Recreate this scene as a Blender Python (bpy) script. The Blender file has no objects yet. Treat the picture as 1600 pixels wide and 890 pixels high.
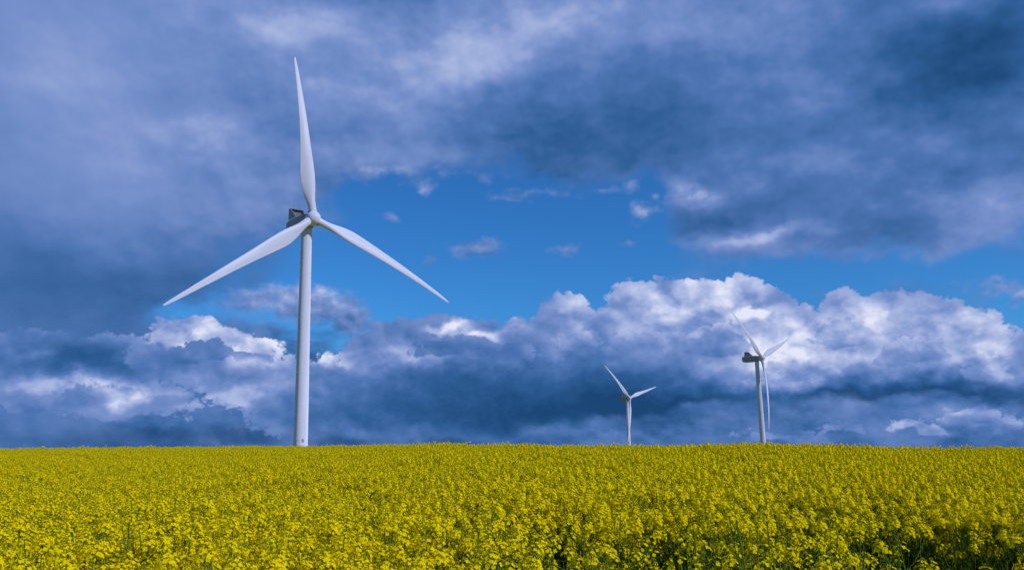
# White wind turbines behind a flowering rapeseed field under a broken sky.
import bpy, bmesh, math, random
import numpy as np
from mathutils import Vector, Matrix

scene = bpy.context.scene
R = math.radians

# ------------------------------------------------------------------ camera
EYE = Vector((0.0, 0.0, 1.85))
PITCH, ROLL = R(11.0), R(1.13)
cd = bpy.data.cameras.new("camera")
cd.sensor_width = 36.0
cd.lens = 36.0 * 1295.0 / 1600.0
cd.clip_start, cd.clip_end = 0.05, 80000.0
camera = bpy.data.objects.new("camera", cd)
scene.collection.objects.link(camera)
_F = Vector((0, math.cos(PITCH), math.sin(PITCH)))
_R0 = Vector((1, 0, 0))
_U0 = Vector((0, -math.sin(PITCH), math.cos(PITCH)))
_R = _R0 * math.cos(ROLL) - _U0 * math.sin(ROLL)
_U = _U0 * math.cos(ROLL) + _R0 * math.sin(ROLL)
camera.matrix_world = Matrix(((_R.x, _U.x, -_F.x, EYE.x), (_R.y, _U.y, -_F.y, EYE.y),
                              (_R.z, _U.z, -_F.z, EYE.z), (0, 0, 0, 1)))
scene.camera = camera

# ------------------------------------------------------------------ exposure
vs = scene.view_settings
vs.view_transform = 'Standard'
vs.look = 'None'
vs.exposure = 0.0
vs.gamma = 1.0
vs.use_curve_mapping = False
scene.cycles.max_bounces = 6
scene.cycles.diffuse_bounces = 3
scene.cycles.transmission_bounces = 3
scene.cycles.use_adaptive_sampling = True
scene.cycles.adaptive_threshold = 0.02

# ------------------------------------------------------------------ sun
SUN_AZ = R(116.0)       # clockwise from +Y: behind the camera, to the right
SUN_EL = R(36.0)
to_sun = Vector((math.sin(SUN_AZ) * math.cos(SUN_EL), math.cos(SUN_AZ) * math.cos(SUN_EL), math.sin(SUN_EL)))
ld = bpy.data.lights.new("sun", 'SUN')
ld.energy = 4.6
ld.angle = R(0.53)
ld.color = (0.78, 0.77, 1.0)
sun = bpy.data.objects.new("sun", ld)
scene.collection.objects.link(sun)
sun.rotation_euler = (-to_sun).to_track_quat('-Z', 'Y').to_euler()

# ------------------------------------------------------------------ sky
world = bpy.data.worlds.new("World")
scene.world = world
world.use_nodes = True
wt = world.node_tree
wt.nodes.clear()
world.cycles.sampling_method = 'MANUAL'
world.cycles.sample_map_resolution = 512


class Ex:
    """A node socket that can be used in arithmetic."""
    def __init__(self, s): self.s = s
    def __add__(a, b): return mth('ADD', a, b)
    def __radd__(a, b): return mth('ADD', b, a)
    def __sub__(a, b): return mth('SUBTRACT', a, b)
    def __rsub__(a, b): return mth('SUBTRACT', b, a)
    def __mul__(a, b): return mth('MULTIPLY', a, b)
    def __rmul__(a, b): return mth('MULTIPLY', b, a)


def put(sock, v):
    if isinstance(v, Ex): wt.links.new(v.s, sock)
    else: sock.default_value = v


def mth(op, *a, clamp=False):
    n = wt.nodes.new('ShaderNodeMath'); n.operation = op; n.use_clamp = clamp
    for i, v in enumerate(a): put(n.inputs[i], v)
    return Ex(n.outputs[0])


def vec(op, *a, value=False):
    n = wt.nodes.new('ShaderNodeVectorMath'); n.operation = op
    for i, v in enumerate(a):
        put(n.inputs[i], v)
    return Ex(n.outputs['Value' if value else 'Vector'])


def scalev(v, k):
    n = wt.nodes.new('ShaderNodeVectorMath'); n.operation = 'SCALE'
    put(n.inputs[0], v); put(n.inputs['Scale'], k)
    return Ex(n.outputs[0])


def noise(v, scale, detail=4.0, rough=0.5, color=False, dist=0.0):
    n = wt.nodes.new('ShaderNodeTexNoise'); n.noise_dimensions = '3D'
    put(n.inputs['Vector'], v)
    n.inputs['Scale'].default_value = scale; n.inputs['Detail'].default_value = detail
    n.inputs['Roughness'].default_value = rough; n.inputs['Distortion'].default_value = dist
    return Ex(n.outputs['Color' if color else 0])


def billow(v, scale, detail=2.0, rough=0.5):
    """Rounded heaps: high in the middle of each puff, low in the creases."""
    n = wt.nodes.new('ShaderNodeTexVoronoi'); n.voronoi_dimensions = '3D'
    n.feature = 'F1'; n.normalize = True
    put(n.inputs['Vector'], v)
    n.inputs['Scale'].default_value = scale; n.inputs['Detail'].default_value = detail
    n.inputs['Roughness'].default_value = rough
    return 1.0 - Ex(n.outputs['Distance'])


def creased(v, scale, octaves=3, rough=0.55):
    """Small rounded puffs from folded noise."""
    acc, amp, tot = None, 1.0, 0.0
    for i in range(octaves):
        t = mth('ABSOLUTE', mth('MULTIPLY_ADD', noise(v, scale * 2.03 ** i, 0.0), 2.0, -1.0)) * amp
        acc = t if acc is None else acc + t
        tot += amp; amp *= rough
    return acc * (2.2 / tot)


def ramp01(x, lo, hi, smooth=True):
    n = wt.nodes.new('ShaderNodeMapRange'); n.interpolation_type = 'SMOOTHSTEP' if smooth else 'LINEAR'
    put(n.inputs['Value'], x); put(n.inputs['From Min'], lo); put(n.inputs['From Max'], hi)
    return Ex(n.outputs[0])


def lin(c):
    return tuple(((x / 255) / 12.92 if x / 255 <= 0.04045 else ((x / 255 + 0.055) / 1.055) ** 2.4) for x in c)


def tones(x, stops):
    n = wt.nodes.new('ShaderNodeValToRGB'); put(n.inputs[0], x)
    cr = n.color_ramp
    while len(cr.elements) < len(stops): cr.elements.new(0.5)
    for e, (p, c) in zip(cr.elements, stops):
        e.position = p; e.color = (*lin(c), 1)
    return Ex(n.outputs[0])


def mixc(f, a, b):
    n = wt.nodes.new('ShaderNodeMix'); n.data_type = 'RGBA'
    put(n.inputs[0], f)
    put(n.inputs[6], a if isinstance(a, Ex) else (*a, 1)); put(n.inputs[7], b if isinstance(b, Ex) else (*b, 1))
    return Ex(n.outputs[2])


def swells(P, table, base):
    """Sum of soft swells; each row is (heading, elevation, width, height, amount) in tenths of the sky unit."""
    acc = base
    for (u, v, ru, rv, a) in table:
        q = vec('MULTIPLY_ADD', P, (1 / ru, 1 / rv, 0), (-u / ru, -v / rv, 0))
        acc = mth('MULTIPLY_ADD', mth('POWER', 0.36788, vec('DOT_PRODUCT', q, q, value=True)), a, acc)
    return acc


def heaps(P, table, k=0.15):
    """Union of round heaps; positive inside, falls off outside, in sky units."""
    acc = None
    for (u, v, ru, rv) in table:
        q = vec('MULTIPLY_ADD', P, (1 / ru, 1 / rv, 0), (-u / ru, -v / rv, 0))
        r = min(ru, rv)
        d = mth('MULTIPLY_ADD', vec('LENGTH', q, value=True), -r, r)
        acc = d if acc is None else mth('SMOOTH_MAX', acc, d, k)
    return acc


def glow(color, strength=1.0):
    n = wt.nodes.new('ShaderNodeBackground')
    put(n.inputs[0], color); n.inputs[1].default_value = strength
    return n.outputs[0]


def over(fac, under_, top):
    n = wt.nodes.new('ShaderNodeMixShader'); put(n.inputs[0], fac)
    wt.links.new(under_, n.inputs[1]); wt.links.new(top, n.inputs[2])
    return n.outputs[0]


tc = wt.nodes.new('ShaderNodeTexCoord')
D = Ex(tc.outputs['Generated'])                       # view direction in the world
sep = wt.nodes.new('ShaderNodeSeparateXYZ'); put(sep.inputs[0], D)
dx, dy, dz = (Ex(o) for o in sep.outputs)
com = wt.nodes.new('ShaderNodeCombineXYZ')
put(com.inputs[0], mth('ARCTAN2', dx, dy) * 13.0)     # heading
put(com.inputs[1], mth('ARCSINE', dz) * 13.0)         # elevation
P = Ex(com.outputs[0])
N = vec('MULTIPLY', D, (13.0, 13.0, 17.0))

DECK_COVER = [
    (0.024, 3.647, 2.601, 0.797, -1), (2.004, 3.962, 0.716, 0.294, -0.5), (-1.63, 2.956, 1.319, 0.796, -0.8), (1.036, 2.919, 1.228, 0.8, -0.6),
    (-0.819, 2.256, 1.624, 0.501, -0.6), (2.05, 2.873, 0.904, 0.595, -0.4), (-2.449, 3.828, 0.605, 0.293, -0.35), (4.881, 2.421, 2.133, 0.318, -0.6),
    (7.158, 1.526, 0.589, 0.514, -0.5), (-4.408, 2.014, 1.45, 0.284, -0.5), (-6.459, 3.166, 2.428, 1.947, 0.7), (-4.083, 5.243, 3.899, 1.557, 0.8),
    (1.137, 5.56, 4.263, 1.134, 0.9), (5.094, 4.677, 3.212, 1.537, 0.9), (5.83, 3.195, 1.869, 0.634, 0.6), (3.555, 3.258, 1.252, 0.434, 0.45),
    (2.246, 6.409, 7.427, 1.082, 0.8), (-6.785, 1.293, 0.911, 0.52, 0.2), (6.923, 5.375, 2.473, 1.655, 0.6),
]
DECK_LIGHT = [
    (-0.572, 5.979, 1.294, 0.653, 0.25), (-2.484, 5.738, 1.666, 0.556, 0.18), (-4.336, 6.425, 1.677, 0.434, 0.18), (0.853, 6.548, 1.522, 0.544, 0.25),
    (2.672, 6.458, 1.051, 0.447, 0.12), (-0.999, 6.619, 0.978, 0.362, -0.1), (-7.162, 5.726, 1.787, 1.137, 0.15), (-6.653, 3.587, 1.447, 1.225, 0.13),
    (-4.677, 3.793, 1.29, 0.933, 0.06), (-5.49, 2.431, 1.712, 0.643, -0.17), (-7.013, 2.235, 1.137, 0.693, -0.12), (-5.941, 5.274, 2.287, 0.78, 0.04),
    (-6.074, 4.726, 1.722, 1.051, 0.08), (-4.715, 4.534, 0.839, 0.322, 0.17), (-4.015, 3.654, 0.855, 0.285, 0.08), (-1.849, 5.011, 1.356, 0.575, 0.1),
    (-2.05, 4.426, 1.132, 0.291, 0.12), (-0.381, 4.444, 1.053, 0.245, 0.05), (0.571, 4.572, 1.475, 0.342, -0.22), (1.446, 5.353, 2.115, 0.523, -0.1),
    (2.766, 4.776, 1.118, 0.476, -0.12), (4.161, 5.909, 0.887, 0.534, 0.12), (4.863, 5.168, 0.563, 0.359, 0.1), (7.284, 5.036, 1.111, 0.659, -0.32),
    (6.022, 4.964, 1.133, 0.522, -0.17), (5.522, 4.426, 0.979, 0.269, 0.08), (6.465, 3.64, 0.901, 0.308, -0.14), (7.108, 3.007, 0.842, 0.431, 0.18),
    (6.007, 3.261, 0.756, 0.27, 0), (4.067, 3.689, 1.044, 0.332, -0.1), (3.916, 2.985, 0.944, 0.153, 0.28), (3.365, 3.323, 0.874, 0.194, -0.14),
    (5.105, 2.914, 1.151, 0.232, -0.1), (2.911, 3.896, 0.498, 0.242, 0.18), (2.223, 4.241, 0.409, 0.194, 0.05), (6.585, 2.554, 0.95, 0.159, 0.1),
    (-3.623, 6.107, 0.606, 0.358, 0.08), (6.977, 5.782, 0.829, 0.244, 0.1),
]
PUFFS = [
    (-0.556, 3.036, 0.515, 0.14), (-0.813, 3.078, 0.257, 0.1), (-1.939, 3.537, 0.163, 0.089), (0.396, 3.937, 0.418, 0.079),
    (0.763, 3.994, 0.292, 0.069), (0.028, 3.866, 0.209, 0.06), (-1.116, 4.248, 0.313, 0.088), (-0.594, 4.2, 0.272, 0.069),
    (1.49, 3.992, 0.31, 0.069), (-1.635, 4.045, 0.206, 0.088), (2.17, 3.637, 0.264, 0.177), (1.957, 4.044, 0.226, 0.117),
    (0.813, 2.996, 0.185, 0.1), (1.858, 3.082, 0.182, 0.089), (-3.295, 2.16, 0.764, 0.311), (-2.615, 2.035, 0.41, 0.334),
    (-3.957, 2.219, 0.558, 0.211), (-1.428, 4.048, 0.228, 0.118), (6.989, 2.003, 0.287, 0.173), (6.124, 2.024, 0.487, 0.036),
    (7.189, 1.782, 0.148, 0.137), (-1.325, 2.908, 0.102, 0.12), (-2.15, 4.209, 0.512, 0.117), (2.905, 3.799, 0.398, 0.194),
]
PUFF_LIGHT = [
    (-3.3, 2.335, 0.766, 0.175, 0.15), (-2.806, 1.856, 0.774, 0.196, -0.16), (-0.555, 3.076, 0.618, 0.14, 0.05), (2.172, 3.676, 0.304, 0.157, 0.12),
    (6.996, 2.063, 0.302, 0.139, 0.05),
]
HEAPS = [
    (0.851, 1.953, 0.465, 0.32), (0.544, 1.832, 0.303, 0.22), (1.395, 1.707, 0.5, 0.398), (2.01, 2.08, 0.516, 0.416),
    (2.459, 2.158, 0.491, 0.394), (3.085, 2.045, 0.384, 0.371), (3.515, 2.049, 0.416, 0.387), (3.971, 1.875, 0.425, 0.402),
    (4.362, 1.611, 0.415, 0.378), (4.698, 1.355, 0.441, 0.43), (5.045, 1.798, 0.365, 0.335), (5.601, 1.772, 0.436, 0.365),
    (6.006, 1.674, 0.325, 0.342), (6.267, 1.473, 0.413, 0.373), (6.603, 1.314, 0.4, 0.367), (6.839, 1.035, 0.3, 0.345),
    (7.069, 0.764, 0.365, 0.306), (2.939, 1.253, 2.194, 0.728), (5.61, 1.025, 1.901, 0.633), (0.975, 1.173, 1.595, 0.545),
    (-0.425, 1.352, 1.406, 0.418), (-1.524, 1.216, 1.188, 0.592), (-1.124, 1.859, 0.463, 0.2), (-0.621, 1.774, 0.464, 0.18),
    (-1.625, 1.712, 0.697, 0.258), (-2.118, 1.515, 0.589, 0.296), (0.186, 1.69, 0.505, 0.24), (-5.103, 1.71, 0.312, 0.204),
    (-4.706, 1.675, 0.408, 0.244), (-4.251, 1.544, 0.408, 0.227), (-3.835, 1.437, 0.388, 0.172), (-4.822, 1.346, 0.788, 0.335),
    (-5.839, 1.322, 0.901, 0.324), (-6.785, 1.293, 0.835, 0.39), (-6.409, 1.438, 0.236, 0.141), (-3.913, 1.074, 1.189, 0.341),
    (-2.843, 1.348, 0.249, 0.117), (-2.98, 1.076, 0.57, 0.29), (-5.64, 0.787, 0.988, 0.269), (-6.445, 0.867, 0.93, 0.262),
    (6.382, 0.715, 1.395, 0.524), (4.289, 0.72, 2.229, 0.561), (1.942, 0.703, 2.531, 0.731), (-0.535, 0.562, 2.183, 0.687),
    (-2.396, 0.59, 1.538, 0.58), (0.171, 1.043, 2.001, 0.694),
]
BANK_LIGHT = [
    (2.405, 2.062, 0.884, 0.444, 0.29), (3.465, 2.003, 0.852, 0.484, 0.27), (0.852, 2.003, 0.455, 0.26, 0.36), (4.26, 1.475, 0.633, 0.426, 0.28),
    (5.599, 1.754, 0.755, 0.365, 0.34), (6.454, 1.37, 0.624, 0.352, 0.34), (5.071, 1.61, 0.519, 0.464, 0.15), (3.69, 1.22, 1.018, 0.478, 0.22),
    (5.615, 1.07, 0.992, 0.362, 0.1), (6.872, 0.99, 0.374, 0.344, 0.15), (1.59, 1.6, 0.795, 0.347, 0.12), (2.891, 0.483, 3.115, 0.326, -0.34),
    (0.463, 0.74, 2.487, 0.493, -0.17), (1.765, 1.1, 0.885, 0.295, -0.1), (5.722, 0.499, 2.112, 0.232, -0.36), (-1.029, 0.767, 1.387, 0.492, -0.1),
    (-0.221, 1.498, 0.806, 0.249, -0.08), (-1.124, 1.959, 0.403, 0.1, 0.45), (-0.621, 1.754, 0.606, 0.1, 0.22), (-1.524, 1.464, 0.596, 0.238, 0.15),
    (-1.82, 1.17, 0.393, 0.138, 0.05), (-4.975, 1.76, 0.524, 0.186, 0.5), (-4.113, 1.499, 0.547, 0.171, 0.5), (-3.558, 1.478, 0.187, 0.096, 0.2),
    (-4.561, 1.444, 0.623, 0.113, -0.15), (-5.426, 1.378, 0.169, 0.128, 0.2), (-6.321, 1.308, 0.868, 0.23, -0.2), (-6.795, 1.423, 0.304, 0.087, 0.15),
    (-5.722, 0.786, 0.409, 0.143, 0.28), (-6.758, 0.948, 0.756, 0.172, 0.18), (-4.8, 0.929, 1.481, 0.24, 0.18), (-6.496, 0.52, 0.921, 0.121, 0.08),
    (-3.644, 1.267, 0.743, 0.191, 0.1), (-2.844, 1.368, 0.249, 0.117, 0.35), (3.936, 0.828, 0.454, 0.246, 0.22), (-2.02, 1.614, 0.69, 0.217, 0.12),
    (-1.025, 1.509, 0.701, 0.219, 0.1), (3.874, 1.211, 0.826, 0.381, 0.14), (2.197, 1.874, 0.591, 0.395, 0.12), (4.761, 1.071, 1.048, 0.372, 0.12),
    (6.264, 1.074, 0.945, 0.3, 0.1), (-0.421, 1.601, 0.907, 0.22, 0.16), (-1.524, 1.414, 0.596, 0.238, 0.1), (-2.311, 1.368, 0.585, 0.196, 0.12),
    (-3.177, 1.366, 0.474, 0.193, 0.12), (-3.541, 0.98, 0.836, 0.229, 0.12), (-5.977, 0.962, 0.725, 0.196, 0.12),
]
LOW_COVER = [
    (3.339, 0.186, 4.618, 0.471, 0.9), (6.677, -0.067, 3.725, 0.423, 0.9), (-0.046, 0.163, 11.854, 0.389, 0.9), (5.953, 0.384, 2.39, 0.441, 0.6),
    (-4.784, 0.607, 5.204, 0.413, 0.9), (1.914, 0.123, 7.724, 0.25, 0.5), (6.321, 0.154, 1.542, 0.225, 0.6), (-5.674, 1.326, 2.486, 0.724, 0.5),
    (-1.523, 0.97, 2.959, 0.688, 0.6),
]
LOW_LIGHT = [
    (6.175, 0.245, 1.562, 0.226, 0.12), (-2.957, 0.12, 4.689, 0.151, -0.1), (-5.207, 0.517, 1.688, 0.109, 0.1), (0.45, 0.231, 1.58, 0.078, 0.1),
    (-2.394, 0.445, 0.768, 0.096, 0.08), (3.335, 0.13, 1.846, 0.094, 0.12), (6.403, 0.195, 0.46, 0.155, 0.35), (5.608, 0.174, 0.326, 0.124, 0.2),
    (6.922, 0.137, 0.22, 0.101, 0.25), (1.232, 0.098, 0.782, 0.068, 0.25), (4.059, 0.076, 0.535, 0.074, 0.2), (-4.761, 0.151, 4.312, 0.2, -0.25),
    (-0.042, 0.357, 2.972, 0.156, -0.2), (-5.637, 0.742, 1.234, 0.215, 0.22), (-1.813, 0.292, 0.583, 0.077, 0.15), (-0.24, 0.381, 0.198, 0.059, 0.2),
    (-6.579, 0.606, 0.916, 0.172, 0.1),
]
BANK_FOOT = [
    (5.548, 0.398, 2.709, 1.073, 0.42), (2.885, 0.388, 1.508, 1.146, 0.3),
]
FRONT = [
    (4.964, 1.385, 0.434, 0.297), (5.865, 1.099, 0.488, 0.305), (3.138, 1.39, 0.493, 0.368), (1.978, 1.438, 0.492, 0.355),
    (1.039, 1.568, 0.401, 0.259), (6.702, 0.828, 0.302, 0.242), (4.17, 0.913, 0.45, 0.245), (3.639, 1.799, 0.281, 0.193),
    (-4.561, 1.425, 0.392, 0.188), (-4.95, 1.297, 0.313, 0.185), (-5.421, 1.287, 0.286, 0.219), (-3.97, 1.359, 0.33, 0.133),
    (-1.026, 1.459, 0.5, 0.219), (-0.324, 1.39, 0.543, 0.219), (-5.68, 0.769, 0.279, 0.161), (-6.73, 0.588, 0.331, 0.103),
    (-6.205, 0.8, 0.237, 0.088), (6.423, 0.237, 0.322, 0.155), (5.609, 0.183, 0.244, 0.089), (6.925, 0.162, 0.132, 0.076),
    (4.057, 0.058, 0.41, 0.065), (5.924, 0.104, 0.318, 0.079), (4.94, 0.165, 0.221, 0.063),
]
FRONT_LIGHT = [
    (4.981, 1.57, 0.522, 0.242, 0.32), (5.883, 1.278, 0.57, 0.216, 0.28), (3.154, 1.632, 0.571, 0.214, 0.28), (1.99, 1.685, 0.494, 0.218, 0.22),
    (1.044, 1.718, 0.402, 0.18, 0.22), (6.717, 0.957, 0.333, 0.156, 0.3), (4.14, 1.103, 0.542, 0.283, 0.32), (3.646, 1.895, 0.375, 0.193, 0.4),
    (-4.561, 1.425, 0.445, 0.206, -0.08), (-4.95, 1.297, 0.347, 0.185, -0.12), (-5.421, 1.287, 0.253, 0.182, 0), (-3.97, 1.359, 0.367, 0.114, 0.25),
    (-1.025, 1.559, 0.501, 0.199, -0.06), (-0.323, 1.45, 0.543, 0.199, -0.06), (-5.682, 0.804, 0.328, 0.125, 0.34), (-2.891, 1.348, 0.249, 0.117, 0.4),
    (-2.016, 1.22, 0.333, 0.118, 0.12), (6.428, 0.28, 0.352, 0.121, 0.22), (5.613, 0.218, 0.277, 0.089, 0.16), (6.927, 0.179, 0.146, 0.084, 0.18),
    (1.232, 0.089, 0.587, 0.077, 0.2), (-0.239, 0.4, 0.159, 0.059, 0.25), (5.926, 0.121, 0.318, 0.088, 0.15),
]

n_big = vec('SUBTRACT', noise(N, 0.55, 3.0, 0.5, color=True), (0.5, 0.5, 0.5))
n_fine = vec('SUBTRACT', noise(N, 2.3, 4.0, 0.55, color=True), (0.5, 0.5, 0.5))
P1 = vec('ADD', P, scalev(n_big, 1.1))
P2 = vec('ADD', P1, scalev(n_fine, 0.45))

# clear air
nis = wt.nodes.new('ShaderNodeTexSky')
nis.sky_type = 'NISHITA'
nis.sun_disc = False
nis.sun_elevation = SUN_EL
nis.sun_rotation = SUN_AZ
nis.air_density = 1.0
nis.dust_density = 0.2
nis.ozone_density = 4.0
s_clear = glow(vec('MULTIPLY', Ex(nis.outputs[0]), (0.22, 0.68, 1.16)), 0.1)

TONE = [(0.0, (27, 70, 118)), (0.2, (48, 94, 150)), (0.4, (79, 118, 179)), (0.6, (119, 145, 203)),
        (0.8, (172, 186, 227)), (1.0, (228, 231, 250))]

# --- the high grey deck
fb = noise(N, 0.8, 6.0, 0.5)
soft = noise(vec('MULTIPLY', N, (0.9, 0.9, 1.2)), 1.0, 5.0, 0.48)
deck_a = ramp01(swells(P2, DECK_COVER, 0.24) + (fb - 0.5) * 1.3, -0.08, 0.58)
swirl = fb - noise(vec('ADD', N, (0.12, 0.0, 0.28)), 0.8, 6.0, 0.5)
tuft = noise(N, 3.2, 4.0, 0.55) - noise(vec('ADD', N, (0.05, 0.0, 0.12)), 3.2, 4.0, 0.55)
calm = mth('MULTIPLY_ADD', ramp01(mth('ARCTAN2', dx, dy), R(-31), R(-14)), 0.65, 0.35)   # a smooth rain veil on the left
deck_l = swells(P2, DECK_LIGHT, 0.415) + ((soft - 0.5) * 0.32 + (fb - 0.5) * 0.16 + tuft * 0.10 + swirl * 0.36) * calm
s_deck = glow(tones(deck_l, TONE))

# --- loose puffs in the gap
Pp = vec('ADD', P, vec('ADD', scalev(n_big, 0.35), scalev(n_fine, 0.5)))
puff_a = ramp01(heaps(Pp, PUFFS, 0.05) + (noise(N, 3.5, 4.0, 0.6) - 0.5) * 0.30, -0.04, 0.16)
puff_l = swells(P2, PUFF_LIGHT, 0.54) + (soft - 0.5) * 0.3 + tuft * 0.6
s_puff = glow(tones(puff_l, TONE))

# --- low band of distant cloud below the banks
flat = vec('MULTIPLY', N, (1, 1, 2.1))
low_a = ramp01(swells(P2, LOW_COVER, 0.0) + (noise(flat, 1.6, 5.0, 0.55) - 0.5) * 0.9, 0.15, 0.6)
low_l = swells(P2, LOW_LIGHT, 0.22) + (noise(flat, 2.2, 5.0, 0.55) - 0.5) * 0.6 + tuft * 0.3
s_low = glow(tones(low_l, TONE))

# --- heaped banks above the horizon
Pc = vec('ADD', P, vec('ADD', scalev(n_big, 0.22), scalev(n_fine, 0.20)))
Nc = vec('ADD', N, scalev(n_fine, 0.16))
b = billow(Nc, 0.90, 4.0, 0.46)
b2 = creased(Nc, 5.0, 3, 0.6)
hs = heaps(Pc, HEAPS, 0.06)
body = hs + (b - 0.62) * 0.45 + (b2 - 0.5) * 0.10
elev = mth('DIVIDE', vec('DOT_PRODUCT', P2, (0, 1, 0), value=True), 1.0)
foot = swells(P, BANK_FOOT, 0.10)
bank_a = ramp01(body, 0.0, 0.05) * ramp01(elev - foot, -0.04, 0.16)
# relief: the same heaps a little way towards the sun
bs = billow(vec('ADD', Nc, (0.08, 0.0, 0.15)), 0.90, 4.0, 0.46)
relief = b - bs
veil = noise(N, 1.7, 4.0, 0.5) - 0.5
bank_l = swells(P2, BANK_LIGHT, 0.36) + veil * 0.14
bank_l = bank_l + (relief * 2.9 + (b - 0.62) * 0.7) * mth('MULTIPLY_ADD', bank_l, 0.9, 0.06, clamp=True) \
    + (b2 - 0.5) * 0.05 + (1.0 - ramp01(body, 0.0, 0.25)) * mth('MULTIPLY', bank_l, 0.22)
s_bank = glow(tones(bank_l, TONE))

# --- nearer heaps standing in front of the banks
hf = heaps(vec('ADD', P, scalev(n_fine, 0.30)), FRONT, 0.03)
bodyf = hf + (b - 0.62) * 0.50 + (b2 - 0.5) * 0.10
hf_up = heaps(vec('ADD', P, vec('ADD', scalev(n_fine, 0.30), (0, 0.10, 0))), FRONT, 0.03)
front_a = ramp01(bodyf, 0.0, mth('MULTIPLY_ADD', ramp01(hf_up - hf, -0.03, 0.06), 0.45, 0.05))
front_l = swells(P2, FRONT_LIGHT, 0.38) + veil * 0.15
front_l = front_l + (relief * 3.2 + (b - 0.62) * 0.7) * mth('MULTIPLY_ADD', front_l, 0.9, 0.06, clamp=True) \
    + (1.0 - ramp01(bodyf, 0.0, 0.3)) * mth('MULTIPLY', front_l, 0.25)
s_heap = glow(tones(front_l, TONE))

# --- the rest of the sky, out of the photograph: broken cloud
s_rest = over(ramp01(fb, 0.40, 0.60), s_clear, glow(tones((fb - 0.5) * 1.2 + 0.30, TONE)))

s_upper = over(puff_a, over(deck_a, s_clear, s_deck), s_puff)
s_lower = over(bank_a, over(puff_a, over(deck_a, over(low_a, s_clear, s_low), s_deck), s_puff), s_bank)
s_lower = over(front_a, s_lower, s_heap)
s_front = over(mth('GREATER_THAN', dz, math.sin(R(15.5))), s_lower, s_upper)
away = ramp01(dy, 0.72, 0.60)
s_sky = over(away, s_front, s_rest)
s_all = over(mth('LESS_THAN', dz, -0.06), s_sky, glow((0.10, 0.10, 0.03, 1)))
wo = wt.nodes.new('ShaderNodeOutputWorld'); wt.links.new(s_all, wo.inputs[0])



# ------------------------------------------------------------------ materials
def material(name, build):
    m = bpy.data.materials.new(name); m.use_nodes = True
    nt = m.node_tree; nt.nodes.clear()
    out = nt.nodes.new('ShaderNodeOutputMaterial')
    build(nt, out)
    return m


def principled(nt, out, col, rough=0.5, spec=0.5):
    p = nt.nodes.new('ShaderNodeBsdfPrincipled')
    p.inputs['Base Color'].default_value = (*col, 1); p.inputs['Roughness'].default_value = rough
    p.inputs['Specular IOR Level'].default_value = spec
    nt.links.new(p.outputs[0], out.inputs[0])
    return p


def paint(c1, c2, rough):
    def b(nt, out):
        p = principled(nt, out, c1, rough, 0.35)
        p.inputs['Diffuse Roughness'].default_value = 1.0
        g = nt.nodes.new('ShaderNodeTexCoord')
        mp = nt.nodes.new('ShaderNodeMapping'); mp.inputs['Scale'].default_value = (1.2, 1.2, 0.12)
        n = nt.nodes.new('ShaderNodeTexNoise'); n.inputs['Scale'].default_value = 1.0; n.inputs['Detail'].default_value = 6
        mx = nt.nodes.new('ShaderNodeMix'); mx.data_type = 'RGBA'
        mr = nt.nodes.new('ShaderNodeMapRange'); mr.inputs[1].default_value = 0.35; mr.inputs[2].default_value = 0.75
        mx.inputs[6].default_value = (*c1, 1); mx.inputs[7].default_value = (*c2, 1)
        nt.links.new(g.outputs['Object'], mp.inputs[0]); nt.links.new(mp.outputs[0], n.inputs[0])
        nt.links.new(n.outputs[0], mr.inputs[0]); nt.links.new(mr.outputs[0], mx.inputs[0])
        nt.links.new(mx.outputs[2], p.inputs['Base Color'])
    return b


def leafy(c1, c2, trans, rough=0.55, spec=0.2):
    """Thin plant tissue, its tone varying from plant to plant and along it."""
    def b(nt, out):
        oi = nt.nodes.new('ShaderNodeObjectInfo')
        mx = nt.nodes.new('ShaderNodeMix'); mx.data_type = 'RGBA'
        mx.inputs[6].default_value = (*c1, 1); mx.inputs[7].default_value = (*c2, 1)
        nt.links.new(oi.outputs['Random'], mx.inputs[0])
        d = nt.nodes.new('ShaderNodeBsdfPrincipled'); d.inputs['Roughness'].default_value = rough
        d.inputs['Specular IOR Level'].default_value = spec
        t = nt.nodes.new('ShaderNodeBsdfTranslucent')
        ms = nt.nodes.new('ShaderNodeMixShader'); ms.inputs[0].default_value = trans
        nt.links.new(mx.outputs[2], d.inputs['Base Color']); nt.links.new(mx.outputs[2], t.inputs['Color'])
        nt.links.new(d.outputs[0], ms.inputs[1]); nt.links.new(t.outputs[0], ms.inputs[2])
        nt.links.new(ms.outputs[0], out.inputs[0])
    return b


M_WHITE = material("white_paint", paint((0.67, 0.69, 0.74), (0.59, 0.61, 0.66), 0.5))
M_SHELL = material("pale_shell", paint((0.34, 0.36, 0.40), (0.27, 0.29, 0.33), 0.5))
M_GREY = material("grey_metal", paint((0.30, 0.31, 0.33), (0.24, 0.25, 0.27), 0.5))
M_DARK = material("dark_metal", paint((0.03, 0.03, 0.035), (0.05, 0.05, 0.05), 0.6))
M_TAN = material("radiator_fins", paint((0.20, 0.195, 0.18), (0.15, 0.15, 0.14), 0.7))
M_PETAL = material("yellow_petal", leafy((0.93, 0.74, 0.006), (0.88, 0.69, 0.004), 0.42, 0.8, 0.0))
M_BUD = material("flower_bud", leafy((0.30, 0.32, 0.012), (0.36, 0.34, 0.012), 0.2, 0.8, 0.0))
M_STEM = material("green_stem", leafy((0.11, 0.17, 0.012), (0.14, 0.19, 0.016), 0.1, 0.8, 0.03))
M_LEAF = material("green_leaf", leafy((0.05, 0.10, 0.012), (0.075, 0.13, 0.016), 0.25, 0.7, 0.06))


def link(o, parent=None):
    scene.collection.objects.link(o)
    if parent: o.parent = parent
    return o


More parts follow.
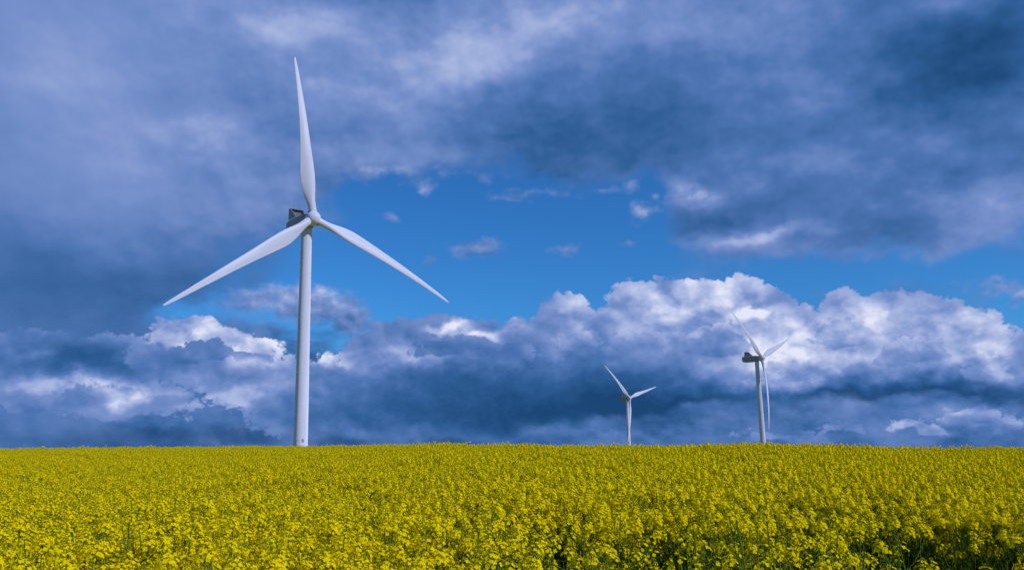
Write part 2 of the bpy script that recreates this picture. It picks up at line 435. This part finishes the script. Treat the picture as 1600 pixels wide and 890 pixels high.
def mesh_obj(name, verts, faces, mats, parent=None, idx=None, smooth=False):
    me = bpy.data.meshes.new(name)
    me.from_pydata([tuple(v) for v in verts], [], [tuple(f) for f in faces])
    for m in (mats if isinstance(mats, (list, tuple)) else [mats]): me.materials.append(m)
    if idx is not None: me.polygons.foreach_set('material_index', idx)
    if smooth: me.polygons.foreach_set('use_smooth', [True] * len(me.polygons))
    me.update()
    o = bpy.data.objects.new(name, me)
    return link(o, parent)


def tag(o, label=None, cat=None, group=None, kind=None):
    for k, v in (('label', label), ('category', cat), ('group', group), ('kind', kind)):
        if v: o[k] = v
    return o


# ------------------------------------------------------------------ terrain
# crest of the field: heading (deg), distance (m), elevation of the crop top seen from the camera (deg)
CREST = np.array([(-44.77, 58.5, 0.62), (-31.43, 58.5, 0.457), (-22.84, 54.6, 0.418), (-14.26, 49.4, 0.322), (-10.53, 39.0, 0.315), (-7.13, 28.6, 0.336), (-0.21, 27.3, 0.182), (7.56, 24.7, 0.009), (13.84, 22.1, -0.01), (16.67, 22.1, -0.066), (20.55, 23.4, -0.243), (24.24, 26.0, -0.468), (31.01, 28.6, -0.62), (44.33, 31.2, -0.937)])


def crest(az):
    a = np.clip(np.degrees(az), CREST[0, 0], CREST[-1, 0])
    k = np.array([-2.5, -1.25, 0, 1.25, 2.5]); w = np.array([1, 2, 3, 2, 1]) / 9.0
    d = sum(wi * np.interp(a + ki, CREST[:, 0], CREST[:, 1]) for ki, wi in zip(k, w))
    e = sum(wi * np.interp(a + ki * 0.5, CREST[:, 0], CREST[:, 2]) for ki, wi in zip(k, w))
    return d, np.tan(np.radians(e))


CROP = 1.40
FALL_D = np.array([0, 4, 10, 20, 30, 60, 150, 450, 740, 1500, 6000, 70000.0])
FALL_Z = np.array([0, .05, .25, .8, 1.5, 3.2, 7.3, 13.5, 19, 38, 150, 1700.0])


def ground_z(x, y):
    x = np.asarray(x, float); y = np.asarray(y, float)
    r = np.hypot(x, y)
    dc, te = crest(np.arctan2(x, np.maximum(y, 1e-6)))
    gc = EYE.z + te * dc - CROP
    t = np.clip(r / dc, 0, 1)
    near = gc * (0.75 * t ** 1.5 + 0.25 * (1 - (1 - t) ** 2))
    z = np.where(r < dc, near, gc - np.interp(r - dc, FALL_D, FALL_Z))
    back = np.clip(-y / 20.0, 0, 1)
    return z * (1 - back) + back * (-0.02 * np.minimum(r, 400))


def ground_mat(nt, out):
    p = principled(nt, out, (0.05, 0.05, 0.02), 0.95, 0.1)
    g = nt.nodes.new('ShaderNodeNewGeometry')
    n1 = nt.nodes.new('ShaderNodeTexNoise'); n1.inputs['Scale'].default_value = 3.0; n1.inputs['Detail'].default_value = 8
    n2 = nt.nodes.new('ShaderNodeTexNoise'); n2.inputs['Scale'].default_value = 0.02; n2.inputs['Detail'].default_value = 5
    for n in (n1, n2): nt.links.new(g.outputs['Position'], n.inputs['Vector'])
    soil = nt.nodes.new('ShaderNodeValToRGB')
    soil.color_ramp.elements[0].position = 0.3; soil.color_ramp.elements[0].color = (0.035, 0.028, 0.016, 1)
    soil.color_ramp.elements[1].position = 0.7; soil.color_ramp.elements[1].color = (0.05, 0.07, 0.02, 1)
    nt.links.new(n1.outputs[0], soil.inputs[0])
    far = nt.nodes.new('ShaderNodeValToRGB')
    far.color_ramp.elements[0].position = 0.42; far.color_ramp.elements[0].color = (0.26, 0.22, 0.015, 1)
    far.color_ramp.elements[1].position = 0.58; far.color_ramp.elements[1].color = (0.20, 0.18, 0.02, 1)
    nt.links.new(n2.outputs[0], far.inputs[0])
    ln = nt.nodes.new('ShaderNodeVectorMath'); ln.operation = 'LENGTH'; nt.links.new(g.outputs['Position'], ln.inputs[0])
    mr = nt.nodes.new('ShaderNodeMapRange'); mr.inputs[1].default_value = 50; mr.inputs[2].default_value = 80
    nt.links.new(ln.outputs['Value'], mr.inputs[0])
    mx = nt.nodes.new('ShaderNodeMix'); mx.data_type = 'RGBA'
    nt.links.new(mr.outputs[0], mx.inputs[0]); nt.links.new(soil.outputs[0], mx.inputs[6]); nt.links.new(far.outputs[0], mx.inputs[7])
    nt.links.new(mx.outputs[2], p.inputs['Base Color'])


M_GROUND = material("field_soil", ground_mat)
rings = np.concatenate([[0.4], np.arange(1, 60, 1.0), np.geomspace(60, 40000, 60)])
NA = 288
verts = [(0, 0, float(ground_z(0, 0.0)))]
ang = np.arange(NA) * 2 * np.pi / NA
for r in rings:
    xs, ys = r * np.sin(ang), r * np.cos(ang)
    verts += list(zip(xs, ys, ground_z(xs, ys)))
faces = [(0, 1 + (i + 1) % NA, 1 + i) for i in range(NA)]
for k in range(len(rings) - 1):
    a, b_ = 1 + k * NA, 1 + (k + 1) * NA
    faces += [(a + i, a + (i + 1) % NA, b_ + (i + 1) % NA, b_ + i) for i in range(NA)]
tag(mesh_obj("ground", verts, faces, M_GROUND, smooth=True), kind='structure')


# ------------------------------------------------------------------ wind turbines
def lathe(profile, n, frame=None):
    """Rings (radius, height) about Z; returns verts, faces, caps closed."""
    v, f = [], []
    for (r, z) in profile:
        for i in range(n):
            a = 2 * math.pi * i / n
            v.append(Vector((r * math.cos(a), r * math.sin(a), z)))
    for k in range(len(profile) - 1):
        for i in range(n):
            j = (i + 1) % n
            f.append((k * n + i, k * n + j, (k + 1) * n + j, (k + 1) * n + i))
    f.append(tuple(reversed(range(n)))); f.append(tuple(range((len(profile) - 1) * n, len(profile) * n)))
    if frame: v = [frame @ p for p in v]
    return v, f


def box(c, s, frame=None):
    v = [Vector((c[0] + s[0] * i / 2, c[1] + s[1] * j / 2, c[2] + s[2] * k / 2))
         for i in (-1, 1) for j in (-1, 1) for k in (-1, 1)]
    if frame: v = [frame @ p for p in v]
    return v, [(0, 1, 3, 2), (4, 6, 7, 5), (0, 4, 5, 1), (2, 3, 7, 6), (0, 2, 6, 4), (1, 5, 7, 3)]


def merge(*parts):
    v, f = [], []
    for pv, pf in parts:
        o = len(v); v += list(pv); f += [tuple(i + o for i in q) for q in pf]
    return v, f


BLADE = 40.0
ST = [0.9, 1.5, 2.3, 3.2, 4.2, 5.4, 6.8, 8.4, 10.2, 12.5, 15, 18, 21, 24, 27, 30, 33, 35.5, 37.5, 39, 39.7, 40]
CH = [1.75, 1.75, 1.75, 1.82, 2.05, 2.45, 2.92, 3.30, 3.38, 3.12, 2.78, 2.42, 2.12, 1.85, 1.6, 1.36, 1.12, .92, .74, .54, .36, .12]
TH = [1.75, 1.75, 1.72, 1.6, 1.42, 1.25, 1.08, .95, .84, .72, .6, .5, .42, .35, .29, .24, .19, .15, .12, .09, .06, .03]
TW = [22, 22, 22, 21.5, 20.5, 19, 17, 14.5, 12, 9.5, 7.2, 5.2, 3.8, 2.6, 1.7, .9, .3, 0, 0, 0, 0, 0]


def blade_mesh(bend):
    """Span along Z, leading edge towards +X, downwind towards +Y."""
    v, f = [], []
    n = 20
    for r, c, th, tw in zip(ST, CH, TH, TW):
        t = r / BLADE
        off = -(5.5 * t - (3.9 + bend) * t * t)
        roundness = max(0.0, min(1.0, (4.5 - r) / 2.6))
        pitch = math.radians(tw)
        for i in range(n):
            a = 2 * math.pi * i / n
            cx, cy = math.cos(a) * c / 2, math.sin(a) * th / 2
            s = (cx + c / 2) / c                                  # 0 at trailing edge
            foil_y = math.copysign(1, cy) * th / 2 * (1.9 * math.sqrt(max(1 - s, 0)) * s ** 0.9 * 1.25) if abs(cy) > 1e-6 else 0
            fx = cx - c * 0.2
            x = cx * roundness + fx * (1 - roundness)
            y = cy * roundness + foil_y * (1 - roundness)
            v.append((x * math.cos(pitch) + y * math.sin(pitch), -x * math.sin(pitch) + y * math.cos(pitch) + off, r))
    for k in range(len(ST) - 1):
        for i in range(n):
            j = (i + 1) % n
            f.append((k * n + i, k * n + j, (k + 1) * n + j, (k + 1) * n + i))
    f.append(tuple(reversed(range(n)))); f.append(tuple(range((len(ST) - 1) * n, len(ST) * n)))
    me = bpy.data.meshes.new("blade")
    me.from_pydata(v, [], f); me.materials.append(M_WHITE)
    me.polygons.foreach_set('use_smooth', [True] * len(me.polygons)); me.update()
    return me


def turbine(hub, psi, phase, bend, label):
    back = 3.1
    cx = hub[0] - math.sin(psi) * back
    cy = hub[1] + math.cos(psi) * back
    gz = float(ground_z(cx, cy))
    H = hub[2] - gz
    root = link(bpy.data.objects.new("wind_turbine", None))
    root.location = (cx, cy, gz); root.rotation_euler = (0, 0, psi)
    root.empty_display_size = 3
    tag(root, label, "wind turbine", "white wind turbines behind the rapeseed field")
    # tower with slightly raised seams between its sections
    top = H - 1.9
    prof = [(1.62, 0.0)]
    r_at = lambda z: 1.62 + (1.18 - 1.62) * z / top
    for z in (top * 0.18, top * 0.43, top * 0.71):
        prof += [(r_at(z), z - 0.10), (r_at(z) + 0.012, z - 0.09), (r_at(z) + 0.012, z + 0.09), (r_at(z), z + 0.10)]
    prof += [(1.18, top), (1.02, top + 0.02), (1.02, top + 0.5)]
    v, f = lathe(prof, 48)
    tower = mesh_obj("tower", v, f, M_WHITE, root, smooth=True)
    tower.data.set_sharp_from_angle(angle=R(40))
    # small hatch low on the tower
    ha = -psi - R(58)
    hz = 10.2
    fr = Matrix.Translation((math.cos(ha) * r_at(hz), math.sin(ha) * r_at(hz), hz)) @ Matrix.Rotation(ha, 4, 'Z')
    v, f = box((0, 0, 0), (0.06, 0.4, 0.75), fr)
    mesh_obj("hatch", v, f, M_GREY, tower)
    # nacelle: lofted rounded box, nose at the rotor, tail downwind (+Y)
    secs = [(-1.7, 1.15, 1.15, 0.0), (-1.3, 1.35, 1.40, 0.0), (0.0, 1.62, 1.68, -0.05), (3.0, 1.68, 1.72, -0.08), (6.5, 1.64, 1.68, -0.06),
            (7.9, 1.50, 1.50, 0.02), (8.4, 1.22, 1.15, 0.10)]
    v, f = [], []
    n = 32
    for (y, w, h, zc) in secs:
        for i in range(n):
            a = 2 * math.pi * i / n
            ca, sa = math.cos(a), math.sin(a)
            e = 0.42
            v.append((math.copysign(abs(ca) ** e, ca) * w, y, H + zc + math.copysign(abs(sa) ** e, sa) * h))
    for k in range(len(secs) - 1):
        for i in range(n):
            j = (i + 1) % n
            f.append((k * n + j, k * n + i, (k + 1) * n + i, (k + 1) * n + j))
    f.append(tuple(range(n))); f.append(tuple(reversed(range((len(secs) - 1) * n, len(secs) * n))))
    nac = mesh_obj("nacelle", v, f, M_SHELL, root, smooth=True)
    nac.data.set_sharp_from_angle(angle=R(35))
    # roof cooler: side cheeks, fins between them, dark lip on top
    z0, z1 = H + 1.55, H + 3.95
    vs_, fs_ = [], []
    for sx in (-1, 1):
        x = 1.58 * sx
        q = [(x, 2.6, z0), (x, 6.6, z0), (x, 6.5, z1), (x, 5.3, z1)]
        o = len(vs_)
        vs_ += q + [(x - 0.1 * sx, b, c) for (_, b, c) in q]
        fs_ += [(o, o + 1, o + 2, o + 3), (o + 7, o + 6, o + 5, o + 4)] + [(o + i, o + 4 + i, o + 4 + (i + 1) % 4, o + (i + 1) % 4) for i in range(4)]
    cool = mesh_obj("cooler_housing", vs_, fs_, M_SHELL, nac)
    v, f = box((0, 5.9, (z0 + z1) / 2 - 0.05), (2.94, 0.35, z1 - z0 - 0.15))
    mesh_obj("radiator", v, f, M_TAN, nac)
    v, f = box((0, 5.9, z1 + 0.06), (3.2, 1.25, 0.16))
    mesh_obj("cooler_lip", v, f, M_DARK, nac)
    for mxp in (-0.7, 0.75):
        v, f = merge(lathe([(0.05, 0), (0.05, 1.5)], 8, Matrix.Translation((mxp, 5.8, z1 + 0.13))),
                     box((mxp, 5.8, z1 + 1.66), (0.3, 0.06, 0.06)))
        mesh_obj("sensor_mast", v, f, M_GREY, nac)
    # rotor
    tilt = R(5)
    ax = Vector((0, -math.cos(tilt), math.sin(tilt)))
    upv = Vector((0, math.sin(tilt), math.cos(tilt)))
    rt = Vector((1, 0, 0))
    hc = Vector((0, -back, H))
    fr = Matrix(((rt.x, upv.x, ax.x, hc.x), (rt.y, upv.y, ax.y, hc.y), (rt.z, upv.z, ax.z, hc.z), (0, 0, 0, 1)))
    pr = [(1.15, -1.42), (1.45, -1.3), (1.58, -0.9), (1.63, -0.2), (1.6, 0.35), (1.5, 0.8), (1.32, 1.18), (1.05, 1.48), (0.7, 1.7), (0.35, 1.8), (0.06, 1.83)]
    v, f = lathe(pr, 40, fr)
    sp = mesh_obj("hub", v, f, M_WHITE, root, smooth=True)
    sp.data.set_sharp_from_angle(angle=R(50))
    bm = blade_mesh(bend)
    for k in range(3):
        a = phase + k * 2 * math.pi / 3
        d = upv * math.cos(a) + rt * math.sin(a)
        t = rt * math.cos(a) - upv * math.sin(a)
        y = d.cross(t)
        bl = bpy.data.objects.new("blade", bm)
        link(bl, root)
        bl.matrix_local = Matrix(((t.x, y.x, d.x, hc.x), (t.y, y.y, d.y, hc.y), (t.z, y.z, d.z, hc.z), (0, 0, 0, 1)))
        v, f = lathe([(0.95, 1.30), (1.0, 1.32), (1.0, 1.72), (0.95, 1.74)], 28)
        mesh_obj("root_collar", v, f, M_SHELL, bl)
    return root


turbine((-45.01, 182.25, 53.59), R(39.7), R(-5.9), 1.46,
        "largest white wind turbine on the left, one blade pointing straight up")
turbine((138.06, 460.56, 47.26), R(46.25), R(-50.6), 0.83,
        "right-hand white wind turbine, bent blade hanging beside its leaning tower, against bright cloud")
turbine((101.6, 735.69, 41.50), R(41.5), R(-46.06), 1.21,
        "smallest, farthest white wind turbine, low against dark blue cloud, blade hanging before its tower")

# ------------------------------------------------------------------ rapeseed
class MB:
    def __init__(self): self.v, self.f, self.m = [], [], []

    def add(self, verts, faces, m):
        o = len(self.v)
        self.v += [tuple(p) for p in verts]
        self.f += [tuple(i + o for i in q) for q in faces]; self.m += [m] * len(faces)


def stalk(mb, pts, r0, r1, m, n=4):
    k = len(pts)
    v, f = [], []
    for i, p in enumerate(pts):
        d = (pts[min(i + 1, k - 1)] - pts[max(i - 1, 0)]).normalized()
        a = d.orthogonal().normalized(); b = d.cross(a)
        r = r0 + (r1 - r0) * i / (k - 1)
        v += [p + a * math.cos(t) * r + b * math.sin(t) * r for t in (2 * math.pi * j / n for j in range(n))]
    for i in range(k - 1):
        f += [(i * n + j, i * n + (j + 1) % n, (i + 1) * n + (j + 1) % n, (i + 1) * n + j) for j in range(n)]
    mb.add(v, f, m)


def leaf(mb, base, d, length, width, rng, m):
    side = d.cross(Vector((0, 0, 1))).normalized()
    v, f = [], []
    for i, (t, w) in enumerate(((0, .25), (.25, .8), (.55, 1.0), (.8, .6), (1, .05))):
        c = base + d * length * t + Vector((0, 0, -0.45 * length * t * t))
        fold = Vector((0, 0, 0.25 * width * w))
        v += [c - side * width * w / 2 + fold, c, c + side * width * w / 2 + fold]
    for i in range(4):
        f += [(i * 3, i * 3 + 1, i * 3 + 4, i * 3 + 3), (i * 3 + 1, i * 3 + 2, i * 3 + 5, i * 3 + 4)]
    mb.add(v, f, m)


def flower_head(mb, top, d, rng, size, mp, mbud, ms, full=1.0):
    """Raceme: open four-petalled flowers round the shoot, buds at the tip."""
    a = d.orthogonal().normalized(); b = d.cross(a)
    nfl = max(6, int(rng.randint(16, 26) * full))
    g = rng.random() * 6.28
    for j in range(nfl):
        t = j / (nfl - 1)
        ph = g + j * 2.4
        out = a * math.cos(ph) + b * math.sin(ph)
        rad = size * (0.036 - 0.020 * t) * rng.uniform(.75, 1.25)
        h = size * (-0.046 + 0.046 * t + rng.uniform(-.006, .006))
        c = top + d * h + out * rad
        nrm = (out * (1.0 - 0.5 * t) + d * (0.45 + 0.6 * t)).normalized()
        e1 = nrm.orthogonal().normalized()
        e1 = e1 * math.cos(ph * 3) + nrm.cross(e1) * math.sin(ph * 3)
        e2 = nrm.cross(e1)
        L = size * rng.uniform(0.0082, 0.0114); W = L * 0.46
        v, f = [], []
        for q in range(4):
            dirp = (e1, e2, -e1, -e2)[q]; sd = (e2, -e1, -e2, e1)[q]
            o = len(v)
            v += [c, c + dirp * L * .55 + sd * W + nrm * L * .16, c + dirp * L * .96 + sd * W * .62 + nrm * L * .10,
                  c + dirp * L * .96 - sd * W * .62 + nrm * L * .10, c + dirp * L * .55 - sd * W + nrm * L * .16]
            f.append((o, o + 1, o + 2, o + 3, o + 4))
        mb.add(v, f, mp)
        q = top + d * (h - size * 0.014)                        # its own little stalk
        mb.add([q + e1 * .0006, q - e1 * .0006, c], [(0, 1, 2)], ms)
    for j in range(5):
        ph = g + j * 2.4
        c = top + d * size * rng.uniform(0.004, 0.012) + (a * math.cos(ph) + b * math.sin(ph)) * size * 0.006
        s = size * 0.0035
        v = [c + d * s * 2, c + a * s, c + b * s, c - a * s, c - b * s, c - d * s * 2]
        mb.add(v, [(0, 1, 2), (0, 2, 3), (0, 3, 4), (0, 4, 1), (5, 2, 1), (5, 3, 2), (5, 4, 3), (5, 1, 4)], mbud)


def plant_parts(seed, full=1.0):
    rng = random.Random(seed)
    H = rng.uniform(1.26, 1.38)
    stem, fol, heads = MB(), MB(), []
    lean = Vector((rng.uniform(-.06, .06), rng.uniform(-.06, .06), 0))
    mp = [Vector((0, 0, -0.1)) + lean * 0, Vector((0, 0, H * .4)) + lean * .3, Vector((0, 0, H * .75)) + lean * .8, Vector((0, 0, H)) + lean * 1.2]
    stalk(stem, mp, 0.008, 0.0025, 0, 5)

    def main(t):
        k = min(int(t * 3), 2); s = t * 3 - k
        return mp[k].lerp(mp[k + 1], s)
    ends = [(mp[3], (mp[3] - mp[2]).normalized())]
    nb = rng.randint(8, 10) if full == 1.0 else rng.randint(3, 4)
    for i in range(nb):
        t0 = 0.45 + 0.42 * i / nb + rng.uniform(-.03, .03)
        ph = i * 2.4 + rng.uniform(-.4, .4)
        o = Vector((math.cos(ph), math.sin(ph), 0))
        p0 = main(t0)
        ht = H - rng.uniform(0.0, 0.30)
        reach = rng.uniform(.07, .27)
        p3 = Vector((p0.x, p0.y, 0)) + o * reach + Vector((0, 0, max(ht, p0.z + .12)))
        p1 = p0 + o * reach * .5 + Vector((0, 0, (p3.z - p0.z) * .3))
        p2 = p0 + o * reach * .85 + Vector((0, 0, (p3.z - p0.z) * .7))
        stalk(stem, [p0, p1, p2, p3], 0.0035, 0.0018, 0, 4)
        ends.append((p3, (p3 - p2).normalized()))
        leaf(fol, p0, (o + Vector((0, 0, .8))).normalized(), rng.uniform(.06, .12), rng.uniform(.018, .03), rng, 0)
    for i in range(7):
        t0 = 0.12 + 0.5 * i / 7
        ph = i * 2.1 + rng.uniform(-.5, .5)
        o = Vector((math.cos(ph), math.sin(ph), rng.uniform(.2, .7))).normalized()
        leaf(fol, main(t0), o, rng.uniform(.14, .24), rng.uniform(.04, .07), rng, 0)
    for (p, d) in ends:
        hb = MB()
        # young pods and flower stalks below the open flowers
        a = d.orthogonal().normalized(); b = d.cross(a)
        stalk(hb, [p - d * .15, p - d * .07, p], .0015, .0012, 2, 3)
        for j in range(5):
            ph = j * 2.4; o = a * math.cos(ph) + b * math.sin(ph)
            q = p - d * rng.uniform(.08, .15)
            stalk(hb, [q, q + o * .018 + d * .012, q + o * .03 + d * .04], .0011, .0008, 2, 3)
        flower_head(hb, p, d, rng, rng.uniform(0.8, 1.2), 0, 1, 2, full)
        heads.append(hb)
    return stem, fol, heads


NV = 10
NS = 5
KINDS = [plant_parts(100 + i) for i in range(NV)] + [plant_parts(200 + i, 0.6) for i in range(NS)]   # full and thin plants


def mesh_from(name, mb, mats):
    me = bpy.data.meshes.new(name)
    me.from_pydata(mb.v, [], mb.f)
    for m in mats: me.materials.append(m)
    me.polygons.foreach_set('material_index', mb.m); me.update()
    return me


# where plants stand: seed rows with gaps, thinner in patches to the right of the foreground
rs = np.random.RandomState(7)
RMAX = 74.0
cell = 0.145
gx, gy = np.meshgrid(np.arange(-48, 48, cell), np.arange(1.2, RMAX, cell))
px = (gx + rs.uniform(-.5, .5, gx.shape) * cell * 1.3).ravel()
py = (gy + rs.uniform(-.5, .5, gy.shape) * cell * 1.3).ravel()
pr_ = np.hypot(px, py); paz = np.arctan2(px, py)
dcr, _ = crest(paz)
keep = (np.abs(np.degrees(paz)) < 43) & (pr_ > 2.6) & (pr_ < np.minimum(dcr + 9, RMAX))


def patchy(x, y, s, seed):
    r_ = np.random.RandomState(seed)
    z = np.zeros_like(x)
    for i in range(14):
        kx, ky = r_.normal(0, 1.0 / s, 2); z += np.sin(kx * x + ky * y + r_.uniform(0, 6.28))
    return z / math.sqrt(7)


gap = patchy(px, py, 0.20, 3) * 0.55 + patchy(px, py, 0.5, 4) * 0.75
right = np.clip((px + 0.9) / 1.2, 0, 1) * np.clip((9.0 - pr_) / 3.0, 0, 1)
keep &= gap < (1.5 - 1.2 * right)
keep &= rs.rand(len(px)) > 0.66 * right + 0.20 * np.clip((5.5 - pr_) / 2, 0, 1)
px, py, pr_, paz, gap, right = px[keep], py[keep], pr_[keep], paz[keep], gap[keep], right[keep]
order = np.argsort(pr_)
px, py, pr_, paz, gap, right = px[order], py[order], pr_[order], paz[order], gap[order], right[order]
pz = ground_z(px, py)
size = (1.0 + 0.020 * patchy(px, py, 0.9, 5) + rs.normal(0, .026, len(px))) * (1 - 0.05 * right * np.clip(gap, 0, 1))
size = np.where(rs.rand(len(px)) < 0.012, size + 0.07, size)
size = np.clip(size, 0.85, 1.15)
rotz = rs.uniform(0, 6.283, len(px))
tx, ty = rs.normal(0, .05, len(px)), rs.normal(0, .05, len(px))
kind = rs.randint(0, NV, len(px))
thin = rs.rand(len(px)) < 0.06 + 0.75 * right + 0.25 * np.clip((6 - pr_) / 3, 0, 1)
kind = np.where(thin, NV + rs.randint(0, NS, len(px)), kind)

# the nearest plants, one by one
seen = np.abs(np.degrees(paz)) < 33.5
pick = np.where(seen)[0][:300]
single = np.zeros(len(px), bool); single[pick] = True
protos = []
for i, (stem, fol, heads) in enumerate(KINDS):
    protos.append((mesh_from("stem", stem, [M_STEM]), mesh_from("foliage", fol, [M_LEAF]),
                   [mesh_from("flower_head", h, [M_PETAL, M_BUD, M_STEM]) for h in heads]))
for i in pick:
    root = link(bpy.data.objects.new("rapeseed_plant", None))
    root.location = (px[i], py[i], pz[i]); root.rotation_euler = (tx[i], ty[i], rotz[i]); root.scale = (size[i],) * 3
    root.empty_display_size = 0.1
    tag(root, "tall rapeseed plant with yellow flower heads, among the nearest along the bottom of the field", "rapeseed plant", "nearest rapeseed plants in the foreground")
    sm, fm, hm = protos[kind[i]]
    link(bpy.data.objects.new("stem", sm), root)
    link(bpy.data.objects.new("foliage", fm), root)
    for h in hm: link(bpy.data.objects.new("flower_head", h), root)

# all the others as one crop
rest = np.where(~single)[0]
cme = bpy.data.meshes.new("rapeseed_crop")
cme.vertices.add(len(rest))
cme.vertices.foreach_set('co', np.stack([px[rest], py[rest], pz[rest]], 1).astype(np.float32).ravel())
at = cme.attributes.new("turn", 'FLOAT_VECTOR', 'POINT')
at.data.foreach_set('vector', np.stack([tx[rest], ty[rest], rotz[rest]], 1).astype(np.float32).ravel())
at = cme.attributes.new("size", 'FLOAT', 'POINT'); at.data.foreach_set('value', size[rest].astype(np.float32))
at = cme.attributes.new("sort", 'INT', 'POINT'); at.data.foreach_set('value', kind[rest].astype(np.int32))
crop = link(bpy.data.objects.new("rapeseed_crop", cme))
tag(crop, "dense yellow flowering rapeseed field running back to the crest", "rapeseed field", kind='stuff')
ng = bpy.data.node_groups.new("rapeseed_crop", 'GeometryNodeTree')
ng.interface.new_socket("Geometry", in_out='INPUT', socket_type='NodeSocketGeometry')
ng.interface.new_socket("Geometry", in_out='OUTPUT', socket_type='NodeSocketGeometry')
gi = ng.nodes.new('NodeGroupInput'); go = ng.nodes.new('NodeGroupOutput')
iop = ng.nodes.new('GeometryNodeInstanceOnPoints')
jn = ng.nodes.new('GeometryNodeJoinGeometry')
for i, (stem, fol, heads) in enumerate(KINDS):
    allm = MB()
    allm.add(stem.v, stem.f, 2); allm.add(fol.v, fol.f, 3)
    for h in heads:
        o = len(allm.v); allm.v += h.v; allm.f += [tuple(k + o for k in q) for q in h.f]; allm.m += h.m
    po = bpy.data.objects.new("rapeseed_plant_pattern", mesh_from("rapeseed_plant_pattern", allm, [M_PETAL, M_BUD, M_STEM, M_LEAF]))
    oi = ng.nodes.new('GeometryNodeObjectInfo'); oi.inputs['Object'].default_value = po
    oi.inputs['As Instance'].default_value = True
    ng.links.new(oi.outputs['Geometry'], jn.inputs[0])


def attr(name, dt):
    n = ng.nodes.new('GeometryNodeInputNamedAttribute'); n.data_type = dt
    n.inputs['Name'].default_value = name
    return next(o for o in n.outputs if o.enabled and o.name == 'Attribute')


e2r = ng.nodes.new('FunctionNodeEulerToRotation')
ng.links.new(attr("turn", 'FLOAT_VECTOR'), e2r.inputs[0])
ng.links.new(gi.outputs[0], iop.inputs['Points'])
ng.links.new(jn.outputs[0], iop.inputs['Instance'])
iop.inputs['Pick Instance'].default_value = True
ng.links.new(attr("sort", 'INT'), iop.inputs['Instance Index'])
ng.links.new(e2r.outputs[0], iop.inputs['Rotation'])
ng.links.new(attr("size", 'FLOAT'), iop.inputs['Scale'])
ng.links.new(iop.outputs[0], go.inputs[0])
md = crop.modifiers.new("planting", 'NODES'); md.node_group = ng
print("plants", len(px))
